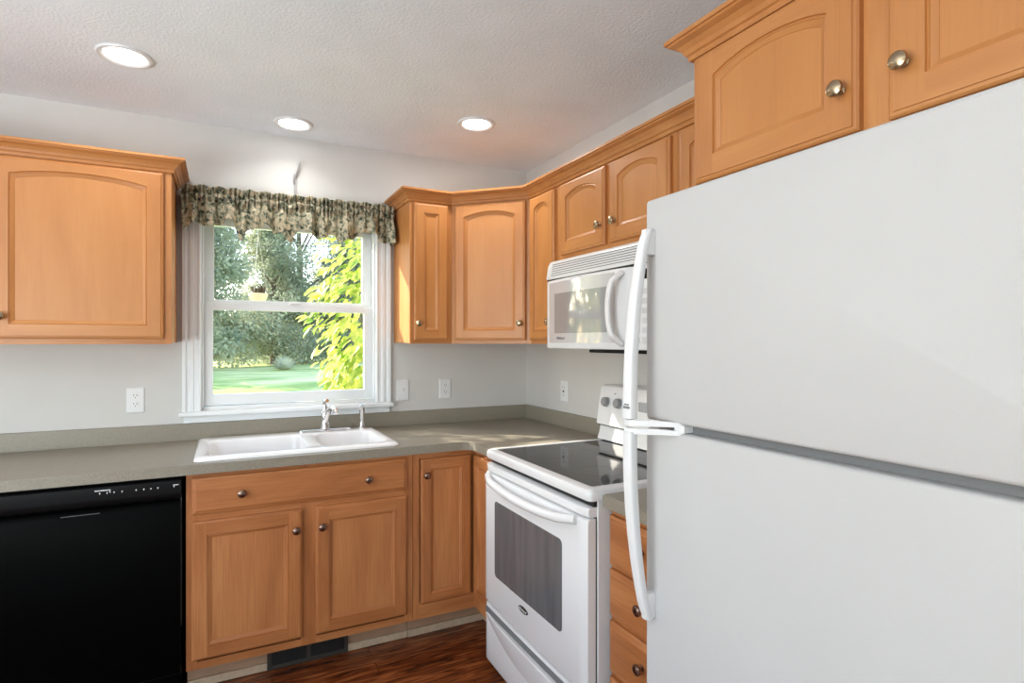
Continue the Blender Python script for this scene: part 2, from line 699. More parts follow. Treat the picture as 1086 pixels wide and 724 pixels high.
def door_mesh(W, H, arch=0, fr=.052, mats=0):
    """framed cabinet door with bead and recessed panel; slots 0 vertical, 1 horizontal, 2 panel"""
    bm = new()
    N = 14

    def opening(ins, y):
        x0, x1 = fr + ins, W - fr - ins
        z0 = fr - .004 + ins
        z1 = H - (.039 + arch if arch else fr) - ins
        pts = [(x0, z0), (x1, z0)] + arch_pts(x0, x1, z1, arch)
        return [bm.verts.new((x, y, z)) for x, z in pts]

    def outer(ins, y):
        x0, x1, z0, z1 = ins, W - ins, ins, H - ins
        return [bm.verts.new(p) for p in ((x0, y, z0), (x1, y, z0), (x1, y, z1), (x0, y, z1))]
    o0 = outer(0, 0)
    o1 = outer(0, -.013)
    o2 = outer(.004, -.0165)
    o3 = outer(.0095, -.0175)
    o4 = outer(.0105, -.020)
    bm.faces.new(o0[::-1])
    for a, b in ((o0, o1), (o1, o2), (o2, o3), (o3, o4)):
        for i in range(4):
            f = bm.faces.new((a[i], a[(i + 1) % 4], b[(i + 1) % 4], b[i]))
            f.material_index = 1 if i in (0, 2) else 0
    q0 = opening(0, -.020)
    y = -.020
    # stiles and rails of the frame face
    def v(x, z):
        return bm.verts.new((x, y, z))
    e = .0105
    xa, xb = fr, W - fr
    f = bm.faces.new((o4[0], v(xa, e), v(xa, H - e), o4[3]))
    f = bm.faces.new((v(xb, e), o4[1], o4[2], v(xb, H - e)))
    f = bm.faces.new((v(xa, e), v(xb, e), q0[1], q0[0]))
    f.material_index = 1
    top = [v(xa, H - e), v(xb, H - e)]
    # split the arched rail in quads
    arc = q0[2:]
    prev_t = v(xb, H - e)
    for i in range(len(arc) - 1):
        nx = arc[i + 1].co.x
        t2 = v(nx, H - e)
        f = bm.faces.new((arc[i], prev_t, t2, arc[i + 1]))
        f.material_index = 1
        prev_t = t2
    q1 = opening(.0012, -.0155)
    q2 = opening(.0050, -.0168)
    q3 = opening(.0062, -.0150)
    q4 = opening(.0165, -.0098)
    q5 = opening(.0172, -.0085)
    loops = [q0, q1, q2, q3, q4, q5]
    n = len(q0)
    for a, b in zip(loops, loops[1:]):
        for i in range(n):
            f = bm.faces.new((a[i], a[(i + 1) % n], b[(i + 1) % n], b[i]))
            f.material_index = 1 if (i == 0 or 2 <= i < n - 1) else 0
    f = bm.faces.new(q5)
    f.material_index = 2
    bmesh.ops.remove_doubles(bm, verts=bm.verts, dist=1e-5)
    return bm


def knob_mesh():
    bm = new()
    lathe(bm, [(.0085, 0), (.0085, .002), (.0055, .004), (.0045, .008), (.005, .012), (.010, .0145), (.0150, .0175), (.0162, .0205), (.0150, .0240), (.0105, .0268), (.005, .0280), (.0, .0284)], '-Y', n=28)
    return bm


def put_knob(parent, x, z, m, y=-.0200, label=None):
    o = obj('knob', knob_mesh(), m, parent, True)
    o.location = (x, y, z)
    if label:
        o['label'] = label
    return o


def add_door(root, x0, x1, z0, z1, face, arch=0, knob=None, mats=None, kmat=None, fr=.052, name='door'):
    ms = mats or [M['wood'], M['woodh'], M['panel']]
    o = obj(name, door_mesh(x1 - x0, z1 - z0, arch, fr), ms, root)
    o.location = (x0, face, z0)
    if knob:
        put_knob(o, knob[0] - x0, knob[1] - z0, kmat or M['knob'])
    return o


def add_drawer(root, x0, x1, z0, z1, face, knobs, mats, kmat):
    W, H = x1 - x0, z1 - z0
    bm = new()
    loops = []
    for ins, y in ((0, 0), (0, -.010), (.003, -.013), (.010, -.0145), (.012, -.0175), (.016, -.020)):
        loops.append([bm.verts.new(p) for p in ((ins, y, ins), (W - ins, y, ins), (W - ins, y, H - ins), (ins, y, H - ins))])
    bridge(bm, loops)
    o = obj('drawer', bm, mats[1], root)
    o.location = (x0, face, z0)
    for kx, kz in knobs:
        put_knob(o, kx - x0, kz - z0, kmat)
    return o


def carcass(root, pts, z0, z1, m, name='carcass'):
    return obj(name, poly(new(), pts, z0, z1), m, root)


def face_frame(root, x0, x1, z0, z1, y, m, mh, stiles=(), rails=(), fw=.038):
    bm = new()
    for a, b in [(x0, x0 + fw), (x1 - fw, x1)] + list(stiles):
        box(bm, (a, y, z0), (b, y + .019, z1), .0008, 1, 0)
    for a, b in [(z0, z0 + .030), (z1 - .045, z1)] + list(rails):
        box(bm, (x0 + fw, y + .0002, a), (x1 - fw, y + .019, b), 0, 1, 1)
    return obj('face_frame', bm, [m, mh], root)


UB, UT = 1.372, 2.134
UM = [M['wood'], M['woodh'], M['panel']]

# ---- upper cabinet left of window
t = thing('wall_cabinet', 'honey maple wall cabinet left of the window, above the dishwasher', 'cabinet', (-2.502, 0, 0))
Wc = .622
carcass(t, [(0, -.002), (0, -.286), (Wc, -.286), (Wc, -.002)], UB + .006, UT, M['wood'])
face_frame(t, 0, Wc, UB, UT, -.305, M['wood'], M['woodh'])
add_door(t, .030, .594, 1.395, 2.092, -.305, .026, (.066, 1.480), UM, fr=.058)
t = thing('wall_cabinet', 'maple wall cabinet at the far left, edge cut by the photo frame', 'cabinet', (-3.104, 0, 0))
carcass(t, [(0, -.002), (0, -.286), (.6, -.286), (.6, -.002)], UB + .006, UT, M['wood'])
face_frame(t, 0, .6, UB, UT, -.305, M['wood'], M['woodh'])
add_door(t, .03, .57, 1.395, 2.092, -.305, .026, (.53, 1.480), UM, fr=.058)

# ---- narrow cabinet right of window
t = thing('wall_cabinet', 'narrow maple wall cabinet right of the window, side lit by sun', 'cabinet', (-.838, 0, 0))
carcass(t, [(0, -.002), (0, -.286), (.226, -.286), (.226, -.002)], UB + .004, UT, M['wood'])
face_frame(t, 0, .226, UB, UT, -.305, M['wood'], M['woodh'], fw=.03)
add_door(t, .020, .200, 1.391, 2.090, -.305, 0, (.040, 1.475), UM, fr=.050)

# ---- diagonal corner cabinet
t = thing('corner_wall_cabinet', 'diagonal maple wall cabinet filling the corner', 'cabinet', (-.611, -.305, 0), -R(45))
s = math.sqrt(.5)


def toloc(x, y):
    dx, dy = x + .611, y + .305
    return (dx * s - dy * s, dx * s + dy * s)


carcass(t, [toloc(*p) for p in ((-.611, -.002), (-.611, -.290), (-.290, -.611), (-.002, -.611), (-.002, -.002))], UB + .004, UT, M['wood'])
bm = new()
DW_ = .4328
for a, b in ((0, .034), (DW_ - .034, DW_)):
    box(bm, (a, .0005, UB), (b, .019, UT), 0, 1, 0)
box(bm, (.034, .0007, UB), (DW_ - .034, .019, UB + .03), 0, 1, 1)
box(bm, (.034, .0007, UT - .045), (DW_ - .034, .019, UT), 0, 1, 1)
obj('face_frame', bm, [M['wood'], M['woodh']], t)
add_door(t, .024, DW_ - .024, 1.391, 2.090, 0, .026, (DW_ - .050, 1.475), UM)

# ---- right run: local x runs towards the viewer (world -y), local -y towards the room
RR = -R(90)


def rthing(name, label, y, group=None):
    return thing(name, label, 'cabinet', (0, y, 0), RR, group)


t = rthing('wall_cabinet', 'maple wall cabinet between corner cabinet and white microwave', -.613)
Wc = .273
carcass(t, [(0, -.002), (0, -.286), (Wc, -.286), (Wc, -.002)], UB + .004, UT, M['wood'])
face_frame(t, 0, Wc, UB, UT, -.305, M['wood'], M['woodh'])
add_door(t, .014, .247, 1.391, 2.090, -.305, .024, (.222, 1.475), UM, fr=.048)

t = rthing('wall_cabinet', 'short two-door maple wall cabinet directly above the microwave', -.888)
Wc = .762
carcass(t, [(0, -.002), (0, -.286), (Wc, -.286), (Wc, -.002)], 1.752, UT, M['wood'])
face_frame(t, 0, Wc, 1.748, UT, -.305, M['wood'], M['woodh'], stiles=[(.362, .400)])
add_door(t, .022, .366, 1.774, 2.090, -.305, .026, (.342, 1.853), UM, fr=.056)
add_door(t, .397, .740, 1.774, 2.090, -.305, .026, (.438, 1.853), UM, fr=.056)

t = rthing('wall_cabinet', 'maple wall cabinet partly hidden between microwave and refrigerator', -1.652)
Wc = .383
carcass(t, [(0, -.002), (0, -.286), (Wc, -.286), (Wc, -.002)], UB + .004, UT, M['wood'])
face_frame(t, 0, Wc, UB, UT, -.305, M['wood'], M['woodh'])
add_door(t, .024, .359, 1.391, 2.090, -.305, .026, (.05, 1.475), UM, fr=.050)

t = rthing('refrigerator_cabinet', 'deep two-door maple cabinet above the white refrigerator', -2.037)
Wc = .920
carcass(t, [(0, -.002), (0, -.590), (Wc, -.590), (Wc, -.002)], 1.764, UT, M['wood'])
face_frame(t, 0, Wc, 1.760, UT, -.610, M['wood'], M['woodh'], stiles=[(.425, .490)])
add_door(t, .018, .433, 1.778, 2.092, -.610, .026, (.402, 1.862), UM, fr=.062)
add_door(t, .486, .902, 1.778, 2.092, -.610, .026, (.516, 1.866), UM, fr=.062)

# ---- crown moulding
cp = [(0, 2.098), (.007, 2.098), (.010, 2.104), (.010, 2.110), (.015, 2.113), (.020, 2.123), (.030, 2.134), (.043, 2.139), (.046, 2.141), (.046, 2.145), (.052, 2.146), (.052, 2.156), (0, 2.156)]


def crown(path, label):
    bm = sweep(new(), cp, path)
    return tag(obj('crown_moulding', bm, M['woodh'], None), label, 'crown moulding')


crown([(-3.104, -.306), (-1.879, -.306), (-1.879, -.003)], 'maple crown moulding over the cabinet left of the window')
crown([(-.839, -.003), (-.839, -.306), (-.6115, -.306), (-.306, -.6115), (-.306, -1.982)], 'maple crown moulding bending round the corner to the microwave cabinet')
crown([(-.306, -2.0365), (-.612, -2.0365), (-.612, -2.958), (-.003, -2.958)], 'raised maple crown moulding on the cabinet over the refrigerator')

# ================================================================ base cabinets
BM_ = [M['oak'], M['oakh'], M['oakp']]
BB, BT = .115, .874


def toe_kick(root, x0, x1, y=-.515):
    o = obj('toe_kick', B((x0, y, .001), (x1, y + .015, BB)), M['toe'], root)
    obj('shoe_strip', B((x0, y - .012, .001), (x1, y - .0005, .034), .004), M['shoe'], o)


# sink base
t = thing('sink_base_cabinet', 'oak base cabinet under the white sink with two doors', 'cabinet', (-1.811, 0, 0))
Wc = .895
bm = new()   # open-topped carcass so that the sink bowls hang inside
box(bm, (0, -.590, BB), (.016, -.003, BT))
box(bm, (Wc - .016, -.590, BB), (Wc, -.003, BT))
box(bm, (.016, -.590, BB), (Wc - .016, -.003, BB + .016))
box(bm, (.016, -.012, BB + .016), (Wc - .016, -.003, BT))
obj('carcass', bm, M['oak'], t)
face_frame(t, 0, Wc, BB, BT, -.610, M['oak'], M['oakh'], stiles=[(.415, .478)], rails=[(.685, .722)])
add_drawer(t, .019, .866, .716, .857, -.610, [(.193, .785), (.690, .785)], BM_, M['knobdark'])
add_door(t, .019, .420, .156, .690, -.610, 0, (.395, .608), BM_, M['knobdark'])
add_door(t, .473, .866, .156, .690, -.610, 0, (.497, .608), BM_, M['knobdark'])
toe_kick(t, 0, .895)

# corner (lazy susan) base
t = thing('corner_base_cabinet', 'oak corner base cabinet with two-leaf folding door beside range', 'cabinet', (0, 0, 0))
carcass(t, [(-.914, -.003), (-.914, -.590), (-.590, -.590), (-.590, -.910), (-.003, -.910), (-.003, -.003)], BB, BT, M['oak'])
bm = new()
box(bm, (-.914, -.610, BB), (-.885, -.591, BT), 0, 1, 0)
box(bm, (-.885, -.6098, BB), (-.610, -.591, .190), 0, 1, 1)
box(bm, (-.885, -.6098, .845), (-.610, -.591, BT), 0, 1, 1)
box(bm, (-.610, -.910, BB), (-.591, -.6, .190), 0, 1, 0)
box(bm, (-.610, -.910, .845), (-.591, -.6, BT), 0, 1, 0)
obj('face_frame', bm, [M['oak'], M['oakh']], t)
add_door(t, -.880, -.634, .186, .847, -.610, 0, (-.858, .775), BM_, M['knobdark'], fr=.042)
o = obj('door', door_mesh(.252, .661, 0, .042), BM_, t)
o.rotation_euler = (0, 0, RR)
o.location = (-.610, -.634, .186)
o = obj('toe_kick', poly(new(), [(-.914, -.500), (-.914, -.515), (-.515, -.515), (-.515, -.905), (-.500, -.905), (-.500, -.500)], .001, BB), M['toe'], t)
obj('shoe_strip', poly(new(), [(-.914, -.5155), (-.914, -.527), (-.527, -.527), (-.527, -.905), (-.5155, -.905), (-.5155, -.5155)], .001, .034), M['shoe'], o)

# drawer base between range and refrigerator
t = thing('drawer_base_cabinet', 'oak base cabinet with stacked drawers between range and refrigerator', 'cabinet', (0, -1.690, 0), RR)
Wc = .352
carcass(t, [(0, -.003), (0, -.590), (Wc, -.590), (Wc, -.003)], BB, BT, M['oak'])
face_frame(t, 0, Wc, BB, BT, -.610, M['oak'], M['oakh'], rails=[(.686, .700), (.528, .544), (.355, .372)], fw=.02)
for z0, z1 in ((.699, .851), (.545, .686), (.372, .528), (.140, .355)):
    add_drawer(t, .006, .346, z0, z1, -.610, [(.168, (z0 + z1) / 2 + .012)], BM_, M['knobdark'])
toe_kick(t, 0, Wc)

# base cabinet beyond the dishwasher (the counter rests on it)
t = thing('base_cabinet', 'oak base cabinet beyond the black dishwasher at far left', 'cabinet', (-3.04, 0, 0))
carcass(t, [(0, -.003), (0, -.590), (.6, -.590), (.6, -.003)], BB, BT, M['oak'])
face_frame(t, 0, .6, BB, BT, -.610, M['oak'], M['oakh'])
add_drawer(t, .025, .575, .716, .857, -.610, [(.3, .785)], BM_, M['knobdark'])
add_door(t, .025, .575, .156, .690, -.610, 0, (.07, .608), BM_, M['knobdark'])
toe_kick(t, 0, .6)

# ---- countertops
SX0, SX1, SY0, SY1 = -1.760, -.998, -.572, -.110     # cut-out in the worktop
CF = -.644


def ctop(bm, pts):
    poly(bm, pts, .876, .914, bev=.003)


bm = new()
ctop(bm, [(-3.05, 0), (-3.05, CF), (SX0, CF), (SX0, 0)])
ctop(bm, [(SX0, CF), (SX1, CF), (SX1, SY0), (SX0, SY0)])
ctop(bm, [(SX0, SY1), (SX1, SY1), (SX1, 0), (SX0, 0)])
ctop(bm, [(SX1, 0), (SX1, CF), (-.690, CF), (-.662, -.652), (-.646, -.680), (CF, -.700), (CF, -.914), (-.001, -.914), (-.001, 0)])
o = obj('countertop', bm, M['laminate'])
tag(o, 'grey-olive laminate countertop running under window and round the corner', 'countertop')
b2 = new()
box(b2, (-3.05, -.020, .9135), (-.001, -.0005, .994), .002)
box(b2, (-.020, -.914, .9135), (-.001, -.020, .994), .002)
obj('backsplash', b2, M['laminate'], o)
bm = new()
ctop(bm, [(-.001, -1.690), (CF, -1.690), (CF, -2.050), (-.001, -2.050)])
o = obj('countertop', bm, M['laminate'])
tag(o, 'short laminate countertop piece between range and refrigerator', 'countertop')
obj('backsplash', box(new(), (-.020, -2.050, .9135), (-.001, -1.690, .994), .002), M['laminate'], o)

# ================================================================ sink
sk = thing('kitchen_sink', 'white double-bowl drop-in sink below the window', 'sink', (-1.380, -.335, .9145))
hx, hy = .408, .268


def sink_mesh():
    bm = new()
    rim = []
    cx_, cy_ = 0, 0
    outer = []
    for ins, z in ((0, 0), (0, .004), (.004, .011), (.012, .015)):
        outer.append([bm.verts.new((x, y, z)) for x, y in rrect(0, 0, hx - ins, hy - ins, .03)])
    for a, b in zip(outer, outer[1:]):
        n = len(a)
        for i in range(n):
            bm.faces.new((a[i], a[(i + 1) % n], b[(i + 1) % n], b[i]))
    bowls = []
    for (x0, x1) in ((-.366, .032), (.082, .366)):
        y0, y1 = -.222, .150
        c = ((x0 + x1) / 2, (y0 + y1) / 2)
        hx_, hy_ = (x1 - x0) / 2, (y1 - y0) / 2
        lp = []
        for ins, z, r in ((-.006, .015, .055), (0, .013, .05), (.004, .006, .05), (.010, -.06, .05), (.016, -.145, .05), (.030, -.168, .045), (.060, -.176, .04)):
            lp.append([bm.verts.new((x, y, z)) for x, y in rrect(c[0], c[1], hx_ - ins, hy_ - ins, r)])
        bridge(bm, lp, False, True)
        bowls.append(lp[0])
    # deck between the outer loop and the bowls
    top = outer[-1]
    geom = []
    for lp in [top] + bowls:
        n = len(lp)
        for i in range(n):
            e = bm.edges.get((lp[i], lp[(i + 1) % n]))
            geom.append(e)
    bmesh.ops.triangle_fill(bm, edges=geom, use_beauty=True)
    return bm


so = obj('sink_body', sink_mesh(), M['sink'], sk, True)
for (x, y) in ((-.167, -.03), (.224, -.03)):
    bm = lathe(new(), [(.042, -.1755), (.042, -.1735), (.034, -.1725), (.030, -.1740), (0, -.1745)], 'Z', (x, y, 0), 24)
    obj('drain', bm, M['chrome'], so, True)

# ================================================================ faucet and sprayer
FZ = .9295
f = thing('kitchen_faucet', 'chrome single-handle faucet at the back of the sink', 'faucet', (-1.222, -.118, FZ))
bm = new()
lp = []
for ins, z in ((0, 0), (0, .006), (.004, .011), (.012, .013)):
    lp.append([bm.verts.new((x, y, z)) for x, y in rrect(0, 0, .128 - ins, .028 - ins, .015)])
bridge(bm, lp)
obj('base_plate', bm, M['chrome'], f, True)
bm = lathe(new(), [(.026, .013), (.026, .018), (.021, .026), (.0195, .060), (.020, .085), (.0175, .100), (.012, .106), (0, .108)], 'Z', n=28)
obj('faucet_body', bm, M['chrome'], f, True)
bm = new()
pts = [Vector((0, 0, .035)), Vector((.004, -.020, .075)), Vector((.010, -.050, .110)), Vector((.016, -.085, .126)), Vector((.021, -.120, .126)), Vector((.024, -.140, .118)), Vector((.0255, -.148, .104))]
tube(bm, pts, [.014, .014, .013, .012, .0115, .012, .0125], 16)
obj('spout', bm, M['chrome'], f, True)
bm = new()
tube(bm, [(0, 0, .104), (-.001, .002, .122), (-.003, .000, .138), (-.008, -.012, .150), (.004, -.040, .158)], [.013, .012, .009, .0075, .0085], 14)
obj('handle', bm, M['chrome'], f, True)
sp = thing('side_sprayer', 'chrome side sprayer standing right of the faucet', 'sink sprayer', (-1.035, -.105, FZ))
bm = lathe(new(), [(.021, 0), (.021, .004), (.016, .010), (.0135, .016), (.013, .032), (.012, .034), (0, .034)], 'Z', n=24)
obj('base', bm, M['chrome'], sp, True)
bm = tube(new(), [(0, 0, .030), (0, 0, .055), (.001, .001, .080), (.000, -.002, .098), (-.004, -.014, .112), (-.012, -.032, .118), (-.018, -.046, .112)], [.0115, .012, .0135, .0145, .0145, .014, .0125], 16)
obj('spray_head', bm, M['chrome'], sp, True)

# ================================================================ dishwasher
dw = thing('dishwasher', 'black dishwasher left of the sink cabinet under the countertop', 'dishwasher', (-2.424, 0, 0))
Wd = .600
obj('tub', B((.004, -.585, .10), (Wd - .004, -.02, .868)), M['blackp'], dw)
bm = new()
extrude_profile(bm, [(-.586, .125), (-.628, .125), (-.632, .132), (-.632, .765), (-.628, .775), (-.618, .782), (-.586, .782)], 'X', .004, Wd - .004)
dd = obj('door', bm, M['black'], dw, True)
bm = new()
extrude_profile(bm, [(-.586, .784), (-.612, .784), (-.622, .790), (-.634, .806), (-.636, .815), (-.633, .858), (-.628, .862), (-.586, .862)], 'X', .002, Wd - .002)
cpn = obj('control_panel', bm, M['blackp'], dw, True)
bm = B((.004, -.545, .003), (Wd - .004, -.53, .122))
obj('kick_plate', bm, M['black'], dw)
obj('edge_trim', B((Wd - .004, -.618, .30), (Wd - .001, -.612, .80)), mat('dishwasher_edge_grey', (.09, .09, .09), .4), dd)
for x in (.345, .367, .388, .412, .455, .479, .501, .523, .575):
    bm = new()
    vs = [bm.verts.new((x + a, -.6352, .836 + b)) for a, b in ((-.0025, .004), (.0025, .004), (0, -.003))]
    ws = [bm.verts.new((v_.co.x, -.6343, v_.co.z)) for v_ in vs]
    bridge(bm, [ws, vs])
    obj('control_mark', bm, M['whitemark'], cpn)
bm = B((.330, -.6354, .846), (.376, -.6345, .8495))
box(bm, (.374, -.6354, .838), (.377, -.6345, .8495))
obj('display_bar', bm, M['whitemark'], cpn)
bm = B((.572, -.6354, .8415), (.590, -.6345, .8445))
obj('display_bar', bm, M['whitemark'], cpn)
bm = B((.232, -.6320 - .0012, .7655), (.345, -.6310, .7680))
obj('badge_strip', bm, mat('badge_grey', (.12, .12, .12), .3, .8), dd)

# ================================================================ electric range (local: origin wall, x towards viewer)
RY0, RW = -.9165, .768
rg = thing('electric_range', 'white freestanding electric range with black ceramic cooktop', 'range', (0, RY0, 0), RR)
bm = B((.004, -.655, .03), (RW - .004, -.02, .900), .003)
obj('range_body', bm, M['enamel2'], rg)
for x in (.010, RW - .045):
    for y in (-.610, -.10):
        obj('foot', B((x, y, .001), (x + .035, y + .035, .031)), M['blackp'], rg)
# cooktop frame ring and glass
bm = new()
lp = []
cy_ = -.365
for hx_, hy_, z, r in ((.383, .322, .893, .018), (.385, .326, .900, .02), (.385, .326, .918, .02), (.381, .322, .926, .02), (.372, .313, .930, .02), (.352, .293, .930, .012), (.350, .291, .9265, .012)):
    lp.append([bm.verts.new((RW / 2 + x, cy_ + y, z)) for x, y in rrect(0, 0, hx_, hy_, r)])
bridge(bm, lp, True, False)
fo = obj('cooktop_frame', bm, M['enamel'], rg, True)
bm = new()
poly(bm, [(RW / 2 + x, cy_ + y) for x, y in rrect(0, 0, .351, .292, .012)], .915, .9275)
gl = obj('cooktop_glass', bm, M['cook'], rg)
ringm = mat('burner_grey', (.055, .055, .058), .15)
for (x, y, r) in ((.20, -.50, .105), (.56, -.50, .08), (.20, -.24, .08), (.56, -.24, .105)):
    bm = new()
    for i in range(48):
        a0, a1 = 2 * PI * i / 48, 2 * PI * (i + 1) / 48
        bm.faces.new([bm.verts.new((x + q * math.cos(a), y + q * math.sin(a), .92765)) for q, a in ((r, a0), (r, a1), (r - .0015, a1), (r - .0015, a0))])
    obj('burner_ring', bm, ringm, gl)
# black gap strip under the cooktop
obj('vent_gap', B((.008, -.668, .874), (RW - .008, -.640, .893)), M['dark'], rg)
# oven door (bowed front)


def slab(x0, x1, z0, z1, yf, yb, bow=0, bev=.006, n=20, mi=0):
    """front panel whose face bows towards the room"""
    bm = new()
    rows = []
    prof = [(yb, 0), (yf + bev, 0), (yf + bev * .3, bev * .3), (yf, bev)]
    zz = [(z0, 1)]
    cols = []
    for i in range(n + 1):
        u = i / n
        x = x0 + (x1 - x0) * u
        b_ = -bow * (1 - (2 * u - 1) ** 2)
        e = min(u, 1 - u) * (x1 - x0)
        ex = 0 if e > bev else bev * (1 - math.sqrt(max(0, 1 - (1 - e / bev) ** 2)))
        y = yf + b_ + ex
        cols.append([bm.verts.new(p) for p in ((x, yb, z0), (x, y + bev, z0), (x, y + bev * .3, z0 + bev * .3), (x, y, z0 + bev), (x, y, z1 - bev), (x, y + bev * .3, z1 - bev * .3), (x, y + bev, z1), (x, yb, z1))])
    for a, b in zip(cols, cols[1:]):
        k = len(a)
        for i in range(k):
            bm.faces.new((a[i], a[(i + 1) % k], b[(i + 1) % k], b[i]))
    bm.faces.new(cols[0])
    bm.faces.new(cols[-1][::-1])
    return bm


bm = slab(.006, RW - .006, .300, .838, -.700, -.662, .004, .010, 40)
dr = obj('oven_door', bm, M['enamel'], rg, True)
obj('door_gasket', B((.012, -.6625, .30), (RW - .010, -.655, .87)), M['dark'], dr)
bm = slab(.008, RW - .008, .842, .872, -.694, -.655, .003, .008, 30)
obj('door_cap', bm, M['enamel'], dr, True)
# window
bm = new()
wx0, wx1, wz0, wz1 = .124, .628, .440, .736
lp = []
for ins, y in ((-.004, -.7030), (-.004, -.7045), (0, -.7060)):
    lp.append([bm.verts.new((x, y, z)) for x, z in rrect((wx0 + wx1) / 2, (wz0 + wz1) / 2, (wx1 - wx0) / 2 - ins, (wz1 - wz0) / 2 - ins, .018)])
bridge(bm, lp)
obj('oven_window', bm, M['ovenglass'], dr)
# handle
bm = new()
pts = []
rad = []
for i in range(25):
    u = i / 24
    x = .056 + (RW - .108) * u
    q = 1 - (2 * u - 1) ** 2
    pts.append((x, -.704 - .020 * min(1, q * 2.6) - .012 * q, .828 - .022 * q))
    rad.append(.0145 + .002 * q)
tube(bm, pts, rad, 16)
obj('door_handle', bm, M['enamel'], dr, True)
# logo
bm = new()
lp = []
for k_, y in ((1, -.7040), (1, -.7062), (.86, -.7070)):
    lp.append([bm.verts.new((.367 + .036 * k_ * math.cos(a), y, .401 + .0115 * k_ * math.sin(a))) for a in [2 * PI * i / 32 for i in range(32)]])
bridge(bm, lp)
lg = obj('logo_badge', bm, mat('logo_black', (.02, .02, .022), .25), dr)
text_mesh('lettering', 'Whirlpool', .014, M['whitemark'], lg, Matrix.Translation((.367, -.7072, .401)) @ Matrix.Rotation(R(90), 4, 'X'))
# warming drawer
bm = slab(.006, RW - .006, .052, .292, -.698, -.662, .003, .010, 40)
wd = obj('storage_drawer', bm, M['enamel'], rg, True)
obj('pull_recess', B((.030, -.7035, .258), (RW - .030, -.695, .280), .001), M['gasket'], wd)
bm = new()
nu = 32
cols = []
for i in range(nu + 1):
    u = i / nu
    x = .024 + (RW - .048) * u
    q = 1 - (2 * u - 1) ** 4
    zb = .250 - .100 * (1 - (2 * u - 1) ** 2)
    yo = -.699 - .022 * q
    cols.append([bm.verts.new(p) for p in ((x, -.696, .258), (x, yo + .003, .260), (x, yo, .257), (x, yo, .250), (x, yo * .55 + -.700 * .45, (.250 + zb) / 2 - .006), (x, -.7005, zb), (x, -.695, zb))])
bridge(bm, cols)
obj('drawer_pull', bm, M['enamel'], wd, True)
# backguard
bm = new()
extrude_profile(bm, [(-.012, .925), (-.100, .925), (-.118, .932), (-.108, .960), (-.100, .9935), (-.094, .9955), (-.012, .9955)], 'X', .004, RW - .004)
obj('backguard_lower', bm, M['enamel'], rg, True)
bm = new()
extrude_profile(bm, [(-.012, .999), (-.116, .999), (-.122, 1.004), (-.096, 1.165), (-.088, 1.176), (-.074, 1.180), (-.012, 1.180)], 'X', .002, RW - .002)
bg = obj('backguard', bm, M['enamel'], rg, True)
obj('seam', B((.006, -.112, .9945), (RW - .006, -.020, 1.0)), M['dark'], bg)
tilt = math.atan2(.026, .161)
for kx in (.068, .158, .610, .700):
    bm = lathe(new(), [(.0255, -.001), (.0255, .004), (.0225, .006), (.0215, .022), (.019, .026), (0, .027)], '-Y', n=28)
    k = obj('control_knob', bm, [M['knobgrey'], M['enamel2']], bg, True)
    me = k.data
    for p in me.polygons:
        if p.center.y > -.005:
            p.material_index = 1
    k.location = (kx, -.106, 1.105)
    k.rotation_euler = (-tilt, 0, 0)
bm = B((.290, -.1125, 1.085), (.460, -.098, 1.125), .003)
dsp = obj('display_panel', bm, mat('display_grey', (.42, .43, .44), .25), bg)
dsp.rotation_euler = (0, 0, 0)
for i in range(4):
    obj('indicator_mark', B((.115 + .13 * (i % 2) + .0, -.1035, 1.143 - .0), (.121 + .13 * (i % 2), -.098, 1.149)), M['greymark'], bg) if i < 2 else None

# ================================================================ microwave
MY0, MWW = -.892, .756
mw = thing('microwave', 'white over-the-range microwave mounted under the short cabinet', 'microwave', (0, MY0, 0), RR)
obj('housing', B((.002, -.345, 1.352), (MWW - .002, -.003, 1.746), .003), M['enamel2'], mw)
# vent grille band, leaning back towards the top
gb = [(-.345, 1.660), (-.376, 1.660), (-.378, 1.664), (-.368, 1.722), (-.358, 1.738), (-.350, 1.744), (-.345, 1.744)]
bm = extrude_profile(new(), gb, 'X', 0, MWW)
gr = obj('vent_grille', bm, M['enamel2'], mw, True)
for i in range(6):
    z = 1.674 + i * .0098
    y = -.378 + (z - 1.664) / .058 * .010
    obj('vent_slot', B((.040, y - .0012, z), (MWW - .03, y + .004, z + .0030)), M['greymark'], gr)
obj('seam', B((.002, -.374, 1.653), (MWW - .002, -.345, 1.660)), M['dark'], gr)
bm = slab(0, .600, 1.352, 1.653, -.380, -.345, .020, .008, 40)
md = obj('door', bm, M['enamel2'], mw, True)


def curve_panel(x0, x1, z0, z1, off, th, xr=.600, n=24, r=.010):
    """panel that follows the bowed door face"""
    bm = new()
    def yf(x):
        u = x / xr
        return -.380 - .020 * (1 - (2 * u - 1) ** 2) - off
    f_ = []
    b_ = []
    for i in range(n + 1):
        x = x0 + (x1 - x0) * i / n
        f_.append((bm.verts.new((x, yf(x), z0)), bm.verts.new((x, yf(x), z1))))
        b_.append((bm.verts.new((x, yf(x) + th, z0)), bm.verts.new((x, yf(x) + th, z1))))
    for i in range(n):
        bm.faces.new((f_[i][0], f_[i + 1][0], f_[i + 1][1], f_[i][1]))
        bm.faces.new((b_[i][0], b_[i][1], b_[i + 1][1], b_[i + 1][0]))
        bm.faces.new((f_[i][0], b_[i][0], b_[i + 1][0], f_[i + 1][0]))
        bm.faces.new((f_[i][1], f_[i + 1][1], b_[i + 1][1], b_[i][1]))
    bm.faces.new((f_[0][0], f_[0][1], b_[0][1], b_[0][0]))
    bm.faces.new((f_[-1][0], b_[-1][0], b_[-1][1], f_[-1][1]))
    return bm


